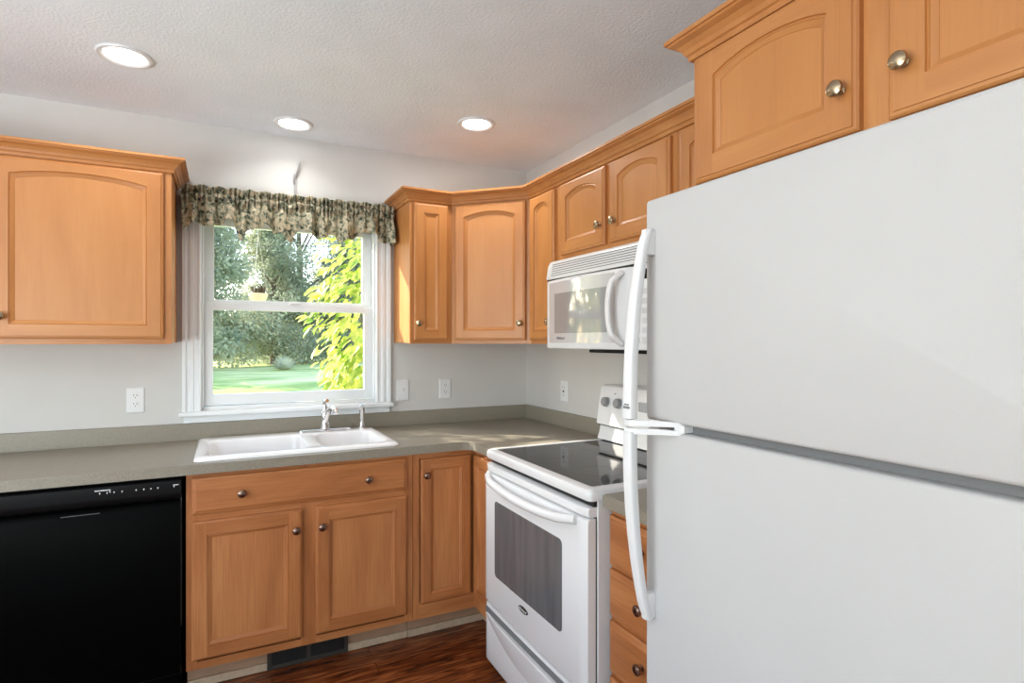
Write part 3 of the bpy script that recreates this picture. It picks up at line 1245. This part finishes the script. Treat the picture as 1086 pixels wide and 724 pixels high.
obj('door_glass', curve_panel(.040, .520, 1.378, 1.640, .0015, .002), M['mwglass'], md, True)
obj('window_mesh', curve_panel(.095, .500, 1.418, 1.590, .0025, .001), mat('microwave_screen', (.30, .30, .305), .04, spec=1, coat=1), md, True)
text_mesh('lettering', 'Whirlpool', .018, M['greymark'], md, Matrix.Translation((.150, -.397, 1.398)) @ Matrix.Rotation(R(-4.5), 4, 'Z') @ Matrix.Rotation(R(90), 4, 'X'), .0006)
bm = new()
pts = []
for i in range(17):
    u = i / 16
    q = 1 - (2 * u - 1) ** 2
    pts.append((.560 - .028 * q, -.386 - .038 * min(1, q * 2.2) - .006 * q, 1.372 + .262 * u))
tube(bm, pts, .0135, 14, flat=(1.2, .8))
obj('door_handle', bm, M['enamel'], md, True)
bm = slab(.603, MWW, 1.352, 1.653, -.380, -.345, .003, .006, 10)
mc = obj('control_panel', bm, M['enamel2'], mw, True)
obj('display', B((.628, -.3845, 1.600), (.735, -.380, 1.635), .001), M['blackp'], mc)
for r_ in range(6):
    for c_ in range(3):
        obj('key', B((.632 + c_ * .036, -.3842, 1.378 + r_ * .034), (.658 + c_ * .036, -.380, 1.398 + r_ * .034), .001), mat('key_grey', (.60, .61, .62), .5) if (r_ + c_) == 0 else bpy.data.materials['key_grey'], mc)
obj('bottom_vent', B((.300, -.352, 1.338), (MWW - .02, -.05, 1.352), .003), M['blackp'], mw)

# ================================================================ refrigerator
FX, FY0 = -.860, -2.146
fr_ = thing('refrigerator', 'large white top-freezer refrigerator in the right foreground', 'refrigerator', (0, FY0, 0), RR)
FW = .806
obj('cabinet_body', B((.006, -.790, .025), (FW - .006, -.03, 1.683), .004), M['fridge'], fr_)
for x in (.03, FW - .08):
    for y in (-.74, -.12):
        obj('foot', lathe(new(), [(.022, .001), (.022, .026)], 'Z', (x + .025, y, 0), 16), M['blackp'], fr_)


def fdoor(z0, z1, name):
    bm = new()
    lp = []
    cx_, hx_ = FW / 2, FW / 2
    cz_, hz_ = (z0 + z1) / 2, (z1 - z0) / 2
    for ins, y in ((.002, -.796), (0, -.799), (0, -.851), (.001, -.855), (.003, -.858), (.005, -.8592), (.0068, -.860)):
        lp.append([bm.verts.new((x, y, z)) for x, z in rrect(cx_, cz_, hx_ - ins, hz_ - ins, .007)])
    bridge(bm, lp)
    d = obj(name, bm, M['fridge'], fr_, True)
    obj('gasket', B((.012, -.796, z0 + .006), (FW - .012, -.789, z1 - .006)), M['gasket'], d)
    return d


fz = fdoor(1.2135, 1.690, 'freezer_door')
fd = fdoor(.085, 1.1965, 'refrigerator_door')
obj('door_seal_strip', B((.050, -.835, 1.190), (FW - .004, -.797, 1.220)), M['gasket'], fr_)
obj('kick_grille', B((.010, -.780, .012), (FW - .010, -.770, .082)), M['enamel2'], fr_)


def fhandle(parent, zf, zm, name):
    """bowed flat bar: fixed to the door face at zf, standing off to the joint at zm"""
    bm = new()
    n = 22
    rings = []
    for i in range(n + 1):
        u = i / n
        z = zf + (zm - zf) * u
        q = 1 - (1 - u) ** 2.3
        yo = -.887 - .045 * q            # outer face
        th = .018 + .004 * q
        if u < .06:
            yo += .006 * (1 - u / .06)
        x0, x1 = .010 + .004 * (1 - q), .038 - .003 * (1 - q)
        ring = []
        rr = .006
        for (px, py) in rrect((x0 + x1) / 2, yo + th / 2, (x1 - x0) / 2, th / 2, rr, 3):
            ring.append(bm.verts.new((px, py, z)))
        rings.append(ring)
    bridge(bm, rings)
    # foot at the far end
    zz = (zf, zf - .055) if zf > zm else (zf, zf + .055)
    box(bm, (.017, -.886, min(zz)), (.033, -.857, max(zz)), .003)
    h = obj(name, bm, M['enamel2'], parent, True)
    return h


h1 = fhandle(fz, 1.622, 1.222, 'door_handle')
h2 = fhandle(fd, .792, 1.194, 'door_handle')


def bracket(parent, z0, z1):
    bm = new()
    pts_o = []
    rows = []
    for (x, y, wz) in ((.011, -.926, 1), (.030, -.928, 1), (.046, -.916, 1), (.062, -.896, 1), (.080, -.878, .9), (.098, -.866, .8), (.106, -.857, .8)):
        zc = (z0 + z1) / 2
        hz = (z1 - z0) / 2 * wz
        rows.append([bm.verts.new(p) for p in ((x, y, zc - hz), (x, y, zc + hz), (x + .006, y + .012, zc + hz), (x + .006, y + .012, zc - hz))])
    bridge(bm, rows)
    return obj('handle_bracket', bm, M['enamel2'], parent, True)


bracket(h1, 1.2075, 1.2195)
bracket(h2, 1.1905, 1.2025)
obj('hinge_plate', B((.090, -.860, 1.198), (.118, -.835, 1.212), .001), M['enamel2'], fr_)
bm = B((.018, -.9335, 1.243), (.036, -.9315, 1.248))
box(bm, (.020, -.9335, 1.250), (.034, -.9315, 1.253))
obj('badge_mark', bm, M['greymark'], h1)


# ================================================================ outlets and switch (plate flush to the wall)
def plate(label, x, z, rot, kind, name):
    t = thing(name, label, 'switch' if kind == 'switch' else 'outlet', (x, 0, z) if rot == 0 else (0, x, z), rot)
    bm = new()
    lp = []
    for ins, y in ((0, 0), (0, -.003), (.002, -.005), (.005, -.0058)):
        lp.append([bm.verts.new((a, y, b)) for a, b in rrect(0, 0, .035 - ins, .0575 - ins, .004, 3)])
    bridge(bm, lp)
    p = obj('cover_plate', bm, M['enamel2'], t)
    if kind == 'duplex':
        for dz in (-.0195, .0195):
            bm = lathe(new(), [(.0165, .005), (.0165, .0072), (.0155, .0078), (0, .0078)], '-Y', (0, 0, dz), 24)
            r_ = obj('receptacle', bm, M['enamel'], t)
            bm = new()
            for dx in (-.006, .006):
                box(bm, (dx - .0011, -.0083, dz - .001), (dx + .0011, -.0077, dz + .008))
            lathe(bm, [(.0024, .0077), (.0024, .0083)], '-Y', (0, 0, dz - .007), 12)
            obj('socket_slots', bm, M['dark'], r_)
    elif kind == 'switch':
        obj('toggle', B((-.005, -.016, -.004), (.005, -.0057, .012), .002), M['enamel'], t)
    else:
        r_ = obj('receptacle', B((-.0165, -.0075, -.0335), (.0165, -.0057, .0335), .001), M['enamel'], t)
        bm = new()
        for dz in (-.022, .022):
            for dx in (-.006, .006):
                box(bm, (dx - .0010, -.0080, dz - .003), (dx + .0010, -.0074, dz + .004))
        box(bm, (-.006, -.0088, -.005), (.006, -.0074, .005))
        obj('socket_slots', bm, M['dark'], r_)
    bm = new()
    for dz in ((0,) if kind == 'duplex' else (-.047, .047) if kind == 'rect' else (-.03, .03)):
        lathe(bm, [(.003, .0055), (.003, .0066), (0, .0068)], '-Y', (0, 0, dz), 10)
    obj('plate_screws', bm, M['enamel2'], t)


plate('white duplex wall outlet left of the window above countertop', -2.044, 1.113, 0, 'duplex', 'wall_outlet')
plate('white toggle light switch just right of the window', -.787, 1.111, 0, 'switch', 'light_switch')
plate('white duplex wall outlet between light switch and room corner', -.537, 1.111, 0, 'duplex', 'wall_outlet')
plate('white rectangular wall outlet on the right wall beside range', -.443, 1.108, RR, 'rect', 'wall_outlet')

# ================================================================ floor vent in the toe kick
v_ = thing('toe_kick_vent', 'black register vent grille in the toe kick under the sink cabinet', 'vent', (-1.52, -.528, 0))
bm = new()
box(bm, (0, -.006, .004), (.332, 0, .020), .001)
box(bm, (0, -.006, .088), (.332, 0, .104), .001)
for a in (0, .158, .316):
    box(bm, (a, -.006, .020), (a + .016, 0, .088), .001)
fr2 = obj('frame', bm, M['vent'], v_)
bm = new()
for i in range(32):
    x = .020 + i * .0094
    box(bm, (x, -.004, .020), (x + .003, -.001, .088))
g = obj('grille_bars', bm, mat('vent_bars', (.012, .011, .010), .5), v_)
obj('vent_back', B((.004, -.0008, .008), (.328, -.0002, .100)), M['dark'], v_)

# ================================================================ ceiling downlights
def downlight(x, y, label, e=9):
    t = thing('recessed_downlight', label, 'ceiling light', (x, y, CZ), 0, None)
    bm = lathe(new(), [(.058, -.001), (.066, -.003), (.074, -.008), (.080, -.010), (.087, -.008), (.090, -.003), (.090, -.0002)], 'Z', n=48)
    bm.faces.ensure_lookup_table()
    obj('trim_ring', bm, M['enamel2'], t, True)
    bm = lathe(new(), [(.064, -.0030), (.062, -.0065), (.050, -.0085), (0, -.0095)], 'Z', n=40)
    obj('lens', bm, M['lens'], t, True)
    l = bpy.data.lights.new('downlight_lamp', 'AREA')
    l.shape = 'DISK'
    l.size = .11
    l.energy = e
    l.spread = R(125 if e < 2 else 180)
    l.color = (1, .98, .95)
    o = bpy.data.objects.new('downlight_lamp', l)
    o.location = (0, 0, -.014)
    C.objects.link(o)
    o.parent = t
    return t


downlight(-2.006, -.618, 'recessed ceiling light nearest the left edge, largest of three', 2.6)
downlight(-1.382, -.202, 'recessed ceiling light above the window and its valance', 1.0)
downlight(-.596, -.596, 'recessed ceiling light in front of the corner cabinet', 4)

# ================================================================ valance
def valance():
    bm = new()
    NU, NV = 420, 34
    x0, x1 = -1.858, -.868
    rnd = random.Random(5)
    ph = [rnd.uniform(0, 6.28) for _ in range(12)]
    def fold(u, a):
        q = u * 2 * PI
        return (math.sin(q * 9.3 + ph[0] + 1.3 * math.sin(q * 2.1 + ph[1])) * .6 + math.sin(q * 15.7 + ph[2] + 1.1 * math.sin(q * 3.3 + ph[3])) * .45) * a
    def gather(u, a):
        q = u * 2 * PI
        return (math.sin(q * 41 + 2.2 * math.sin(q * 5 + ph[4])) * .6 + math.sin(q * 67 + 2 * math.sin(q * 7 + ph[5])) * .4) * a
    def bottom(u):
        base = 1.925 + .010 * math.sin(u * 2 * PI * 6.2 + ph[6]) + .006 * math.sin(u * 2 * PI * 13 + ph[7])
        for c, w_, d in ((.255, .016, .050), (.475, .028, .040), (.0, .04, .022), (.62, .05, .015), (.73, .04, .022), (1.0, .055, .030), (.48, .02, .01)):
            base -= d * math.exp(-((u - c) / w_) ** 2)
        for c, w_, d in ((.085, .03, .015), (.19, .04, .022), (.36, .035, .014), (.56, .04, .018), (.88, .055, .028)):
            base += d * math.exp(-((u - c) / w_) ** 2)
        return base
    grid = []
    for i in range(NU + 1):
        u = i / NU
        x = x0 + (x1 - x0) * u
        zb = bottom(u)
        ztop = 2.114 - .012 * max(0, abs(2 * u - 1) - .93) / .07 + gather(u, .007) + .004 * math.sin(u * 90)
        col = []
        for j in range(NV + 1):
            v = j / NV
            z = ztop + (zb - ztop) * v
            # header ruffle 0-.18, rod pocket .18-.34, skirt below
            if v < .17:
                k = 1 - v / .17
                y = -.070 - .022 * math.sin(min(1, k * 1.4) * PI / 2) + gather(u, .006 + .018 * k)
            elif v < .34:
                k = (v - .17) / .17
                y = -.072 - .022 * math.sin(k * PI) + gather(u, .010 + .008 * abs(math.cos(k * PI)))
            else:
                k = (v - .34) / .66
                y = -.074 - .026 * min(1, k * 2.2) + gather(u, .014 * (1 - k) ** 2) + fold(u, .012 + .030 * k)
            y += .0 
            # small lateral pinch
            xx = x + .004 * math.sin(u * 2 * PI * 23 + v * 2) * v
            col.append(bm.verts.new((xx, y, z)))
        grid.append(col)
    for a, b in zip(grid, grid[1:]):
        for j in range(NV):
            bm.faces.new((a[j], b[j], b[j + 1], a[j + 1]))
    # returns to the wall
    for col, s_ in ((grid[0], -1), (grid[-1], 1)):
        prev = col
        for y_ in (-.055, -.030, -.003):
            nxt = [bm.verts.new((c_.co.x - s_ * .0 + .002 * math.sin(k_ * 1.3) , y_, c_.co.z)) for k_, c_ in enumerate(col)]
            for j in range(NV):
                bm.faces.new((prev[j], nxt[j], nxt[j + 1], prev[j + 1]))
            prev = nxt
    return bm


vt = thing('window_valance', 'gathered olive and cream patterned fabric valance over the window', 'valance', (0, 0, 0))
vo = obj('fabric', valance(), M['fabric'], vt, 'full', recalc=False)
sm = vo.modifiers.new('thickness', 'SOLIDIFY')
sm.thickness = .0015
bm = tube(new(), [(-1.868, -.070, 2.064), (-.856, -.070, 2.064)], .0055, 10)
obj('curtain_rod', bm, M['enamel2'], vt, True)

# hook above the valance
hk = thing('wall_hook', 'small steel hook sticking up from behind the valance', 'hook', (-1.352, 0, 2.09))
bm = new()
box(bm, (-.009, -.006, .04), (.009, -.001, .155), .002)
obj('back_plate', bm, M['hook'], hk)
bm = tube(new(), [(0, -.006, .130), (.002, -.016, .160), (.008, -.030, .186), (.014, -.030, .207), (.016, -.018, .214)], [.006, .0065, .007, .0075, .007], 10)
tube(bm, [(-.004, -.006, .10), (-.008, -.016, .115), (-.010, -.024, .135), (-.010, -.024, .150)], .0045, 8)
obj('prong', bm, M['hook'], hk, True)

# ================================================================ outdoors
bm = new()
NX, NY = 40, 40
gv = {}
for i in range(NX + 1):
    for j in range(NY + 1):
        x = -45 + 80 * i / NX
        y = .16 + 55 * (j / NY) ** 1.6
        k = min(1, max(0, (y - 2) / 12))
        z = -.35 + 1.0 * k * k * (3 - 2 * k) + .03 * math.sin(x * .7) * k
        gv[i, j] = bm.verts.new((x, y, z))
for i in range(NX):
    for j in range(NY):
        bm.faces.new((gv[i, j], gv[i + 1, j], gv[i + 1, j + 1], gv[i, j + 1]))
g = struct('ground', bm, M['lawn'], None, 'full')
struct('eave', B((-6, .16, 2.62), (1.0, .75, 2.75)), M['siding'])


def gz(y):
    k = min(1, max(0, (y - 2) / 12))
    return -.35 + 1.0 * k * k * (3 - 2 * k)


def card(bm, p, d, up, L, Wd):
    """a small folded leaf spray"""
    d = d.normalized()
    s_ = d.cross(up)
    if s_.length < 1e-3:
        s_ = Vector((1, 0, 0))
    s_.normalize()
    n_ = s_.cross(d)
    a = bm.verts.new(p)
    b = bm.verts.new(p + d * L * .45 + s_ * Wd * .5 - n_ * L * .06)
    c = bm.verts.new(p + d * L)
    e = bm.verts.new(p + d * L * .45 - s_ * Wd * .5 - n_ * L * .06)
    m_ = bm.verts.new(p + d * L * .5 + n_ * L * .04)
    bm.faces.new((a, b, m_))
    bm.faces.new((b, c, m_))
    bm.faces.new((c, e, m_))
    bm.faces.new((e, a, m_))


def rv(rnd):
    return Vector((rnd.gauss(0, 1), rnd.gauss(0, 1), rnd.gauss(0, 1))).normalized()


def tree_meshes(seed, H, rad, n, leaf, gap, low=.05):
    rnd = random.Random(seed)
    f_ = new()
    tr = new()
    tube(tr, [(0, 0, -.3), (.05, 0, H * .3), (-.06, .05, H * .6), (0, 0, H * .92)], [.17, .13, .08, .02], 8)
    clumps = []
    for i in range(46 if gap else 80):
        u = rnd.uniform(low, 1)
        a = rnd.uniform(0, 2 * PI)
        r = rad * (1 - .75 * u ** 1.6) * rnd.uniform(.45, 1)
        c = Vector((r * math.cos(a), r * math.sin(a), H * u))
        clumps.append((c, rad * rnd.uniform(.22, .42) * (1 - gap * .35)))
        if i % 2 == 0:
            tube(tr, [(0, 0, H * u * .75), (c.x * .5, c.y * .5, H * u * .88), tuple(c)], [.05, .03, .012], 6)
    for k in range(n):
        c, s_ = clumps[rnd.randrange(len(clumps))]
        q = rv(rnd)
        p = c + Vector((q.x, q.y, q.z * .8)) * s_ * rnd.uniform(.35, 1.05)
        d = (q + rv(rnd) * .8 + Vector((0, 0, -.15)))
        card(f_, p, d, rv(rnd), leaf * rnd.uniform(.7, 1.4), leaf * .55)
    return f_, tr


kinds = []
for (nm, seed, H, rad, n, leaf, gap, m_, low) in (('evergreen_tree', 11, 6.2, 2.0, 30000, .12, 0, M['hedge'], .03), ('leafy_tree', 12, 7.5, 2.1, 20000, .13, .6, M['hedge2'], .12), ('sparse_tree', 13, 8.0, 2.3, 9000, .15, 1, M['hedge2'], .22)):
    f_, tr = tree_meshes(seed, H, rad, n, leaf, gap, low)
    kinds.append((nm, f_, tr, m_))
protos = []
spots = [(0, -2.6, 15.2, 1.0, .3, 'dark evergreen tree filling the left side of the window view'),
         (0, -.2, 17.0, .78, 2.0, 'low dark evergreen at the lawn edge behind the ornamental grass'),
         (2, .9, 19.5, 1.0, 1.1, 'thin tall tree with sky showing through at window centre'),
         (0, 2.3, 17.2, .66, 4.4, 'low evergreen at the lawn edge beside the yellow-green shrub'),
         (2, 3.6, 21.0, 1.0, 5.0, 'thin tree standing behind the yellow-green shrub'),
         (2, -2.2, 22.0, .95, .7, 'thin tall tree standing behind the large dark evergreen'),
         (0, 5.8, 17.5, .8, 3.0, 'evergreen tree at the far right of the lawn edge'),
         (1, -6.2, 16.5, .95, 2.4, 'pale leafy tree left of the large dark evergreen'),
         (0, -9.6, 15.5, .95, 1.9, 'second evergreen tree left along the lawn edge'),
         (1, -13.2, 15.0, 1.0, .2, 'pale leafy tree far left along the lawn edge'),
         (0, -17.0, 14.0, .95, 5.2, 'evergreen tree far left along the lawn edge'),
         (1, -21.0, 12.5, .9, 3.7, 'farthest left leafy tree along the lawn edge')]
made = {}
for (k, x, y, sc, rz, label) in spots:
    nm, f_, tr, m_ = kinds[k]
    if k not in made:
        t = thing(nm, label, 'tree', (x, y, gz(y)), rz, 'trees along the far edge of the lawn')
        a = obj('foliage', f_, m_, t, recalc=False)
        b = obj('trunk', tr, M['bark'], t, True)
        made[k] = (t, a, b)
    else:
        t0, a0, b0 = made[k]
        t = t0.copy()
        C.objects.link(t)
        t.location = (x, y, gz(y))
        t.rotation_euler = (0, 0, rz)
        t['label'] = label
        for q in (a0, b0):
            c = q.copy()
            C.objects.link(c)
            c.parent = t
    t.scale = (sc, sc, sc)


# dense hedge closing the back of the lawn
rnd = random.Random(31)
bm = new()
for k in range(30000):
    x = rnd.uniform(-13, 11)
    h = 2.3 + .35 * math.sin(x * .9) + .2 * math.sin(x * 2.3 + 1)
    p = Vector((x, 25.5 + rnd.uniform(-.7, .5), h * rnd.random() ** .8))
    card(bm, p, rv(rnd) + Vector((0, -.8, .1)), rv(rnd), rnd.uniform(.16, .32), .13)
hg = obj('garden_hedge', bm, M['hedge'], recalc=False)
hg.location = (0, 0, gz(25))
tag(hg, 'long dense evergreen hedge closing the back of the lawn behind the trees', 'hedge')


# yellow-green shrub near the window
def ovate(bm, p, d, n_, L, Wd):
    d = d.normalized()
    s_ = d.cross(n_).normalized()
    n_ = s_.cross(d).normalized()
    mid = [p + d * L * t - n_ * L * .18 * t * t for t in (0, .25, .55, .8, 1)]
    wl = [0, .42, .5, .3, 0]
    mv = [bm.verts.new(q) for q in mid]
    l_ = [bm.verts.new(mid[i] + s_ * Wd * wl[i] + n_ * Wd * .12) for i in (1, 2, 3)]
    r_ = [bm.verts.new(mid[i] - s_ * Wd * wl[i] + n_ * Wd * .12) for i in (1, 2, 3)]
    for e_ in (l_, r_):
        bm.faces.new((mv[0], mv[1], e_[0]))
        bm.faces.new((mv[1], mv[2], e_[1], e_[0]))
        bm.faces.new((mv[2], mv[3], e_[2], e_[1]))
        bm.faces.new((mv[3], mv[4], e_[2]))


sh = thing('leafy_shrub', 'yellow-green broad-leaved shrub just outside right side of window', 'shrub', (-.28, 2.2, gz(2.2)))
rnd = random.Random(21)
bm = new()
st = new()
for k in range(1900):
    q = rv(rnd)
    rr = rnd.uniform(.62, 1.0)
    p = Vector((q.x * .74 * rr, q.y * .62 * rr, 1.95 + q.z * 1.22 * rr))
    d = Vector((q.x * .8, q.y * .8, -.55 + .3 * q.z)) + rv(rnd) * .45
    ovate(bm, p, d, q + Vector((0, 0, .6)) + rv(rnd) * .3, rnd.uniform(.085, .15), rnd.uniform(.05, .08))
shf = obj('foliage', bm, M['shrub'], sh, recalc=False)
for k in range(14):
    q = rv(rnd)
    tube(st, [(q.x * .06, q.y * .06, 0), (q.x * .25, q.y * .2, .9), (q.x * .5, q.y * .4, 1.7 + q.z * .4)], [.018, .012, .005], 6)
shs = obj('stems', st, M['bark'], sh, True)
sh2 = sh.copy()  # out-of-view shrub added to block sun through the lower sash
C.objects.link(sh2)
sh2.location = (-2.90, 1.55, -.36)
sh2.rotation_euler = (0, 0, 2.1)
sh2['label'] = 'second leafy shrub added outside left of the window, shading the lower sash, mirrored in the microwave door'
for q in (shf, shs):
    c = q.copy()
    if q is shf:
        c.data = q.data.copy()
        c.data.materials[0] = M['tuft']
    C.objects.link(c)
    c.parent = sh2

# ornamental grass clump on the lawn
tf = thing('ornamental_grass', 'pale ornamental grass clump at the back of the lawn', 'plant', (-.25, 13.2, gz(13.2)))
bm = new()
for k in range(420):
    a = rnd.uniform(0, 2 * PI)
    L = rnd.uniform(.24, .48)
    el = rnd.uniform(.15, 1.45)
    b0 = Vector((math.cos(a) * .06, math.sin(a) * .06, 0))
    dr_ = Vector((math.cos(a) * math.cos(el), math.sin(a) * math.cos(el), math.sin(el)))
    s_ = Vector((-math.sin(a), math.cos(a), 0)) * .009
    p1, p2 = b0 + dr_ * L * .6, b0 + dr_ * L + Vector((0, 0, -.10 * L))
    vs = [bm.verts.new(b0 + s_), bm.verts.new(b0 - s_), bm.verts.new(p1 - s_), bm.verts.new(p1 + s_), bm.verts.new(p2)]
    bm.faces.new((vs[0], vs[1], vs[2], vs[3]))
    bm.faces.new((vs[3], vs[2], vs[4]))
obj('blades', bm, M['tuft'], tf, recalc=False)

# bowl planter added outside the upper sash to imitate a pendant lamp's reflection
hp = thing('reflection_planter', 'small cream bowl planter outside the window, stand-in for a lamp reflection', 'planter', (-1.502, .50, 1.60))
bm = lathe(new(), [(0, 0), (.022, .002), (.040, .020), (.050, .045), (.054, .060), (.050, .062), (.046, .056), (0, .052)], 'Z', n=28)
obj('bowl', bm, M['pot'], hp, True)
bm = new()
for k in range(3):
    a = 2 * PI * k / 3
    tube(bm, [(.050 * math.cos(a), .050 * math.sin(a), .060), (0, 0, .40)], .0008, 5)
tube(bm, [(0, 0, .40), (0, 0, 1.021)], .0012, 5)
obj('hanging_wires', bm, M['hook'], hp)
bm = new()
for k in range(60):
    a = rnd.uniform(0, 2 * PI)
    card(bm, Vector((.03 * math.cos(a) * rnd.random(), .03 * math.sin(a) * rnd.random(), .054)), Vector((math.cos(a) * .4, math.sin(a) * .4, 1)), rv(rnd), rnd.uniform(.03, .07), .008)
obj('dry_plant', bm, M['bark'], hp, recalc=False)

# repeats share a group
for o in bpy.data.objects:
    k = o.name.split('.')[0]
    if 'category' in o and 'group' not in o:
        gname = {'wall_cabinet': 'maple wall cabinets', 'wall_outlet': 'wall outlets over the countertop', 'recessed_downlight': 'recessed lights in the kitchen ceiling',
                 'crown_moulding': 'crown mouldings on the wall cabinets', 'leafy_shrub': 'leafy shrubs outside the window', 'countertop': 'laminate countertops'}.get(k)
        if gname:
            o['group'] = gname
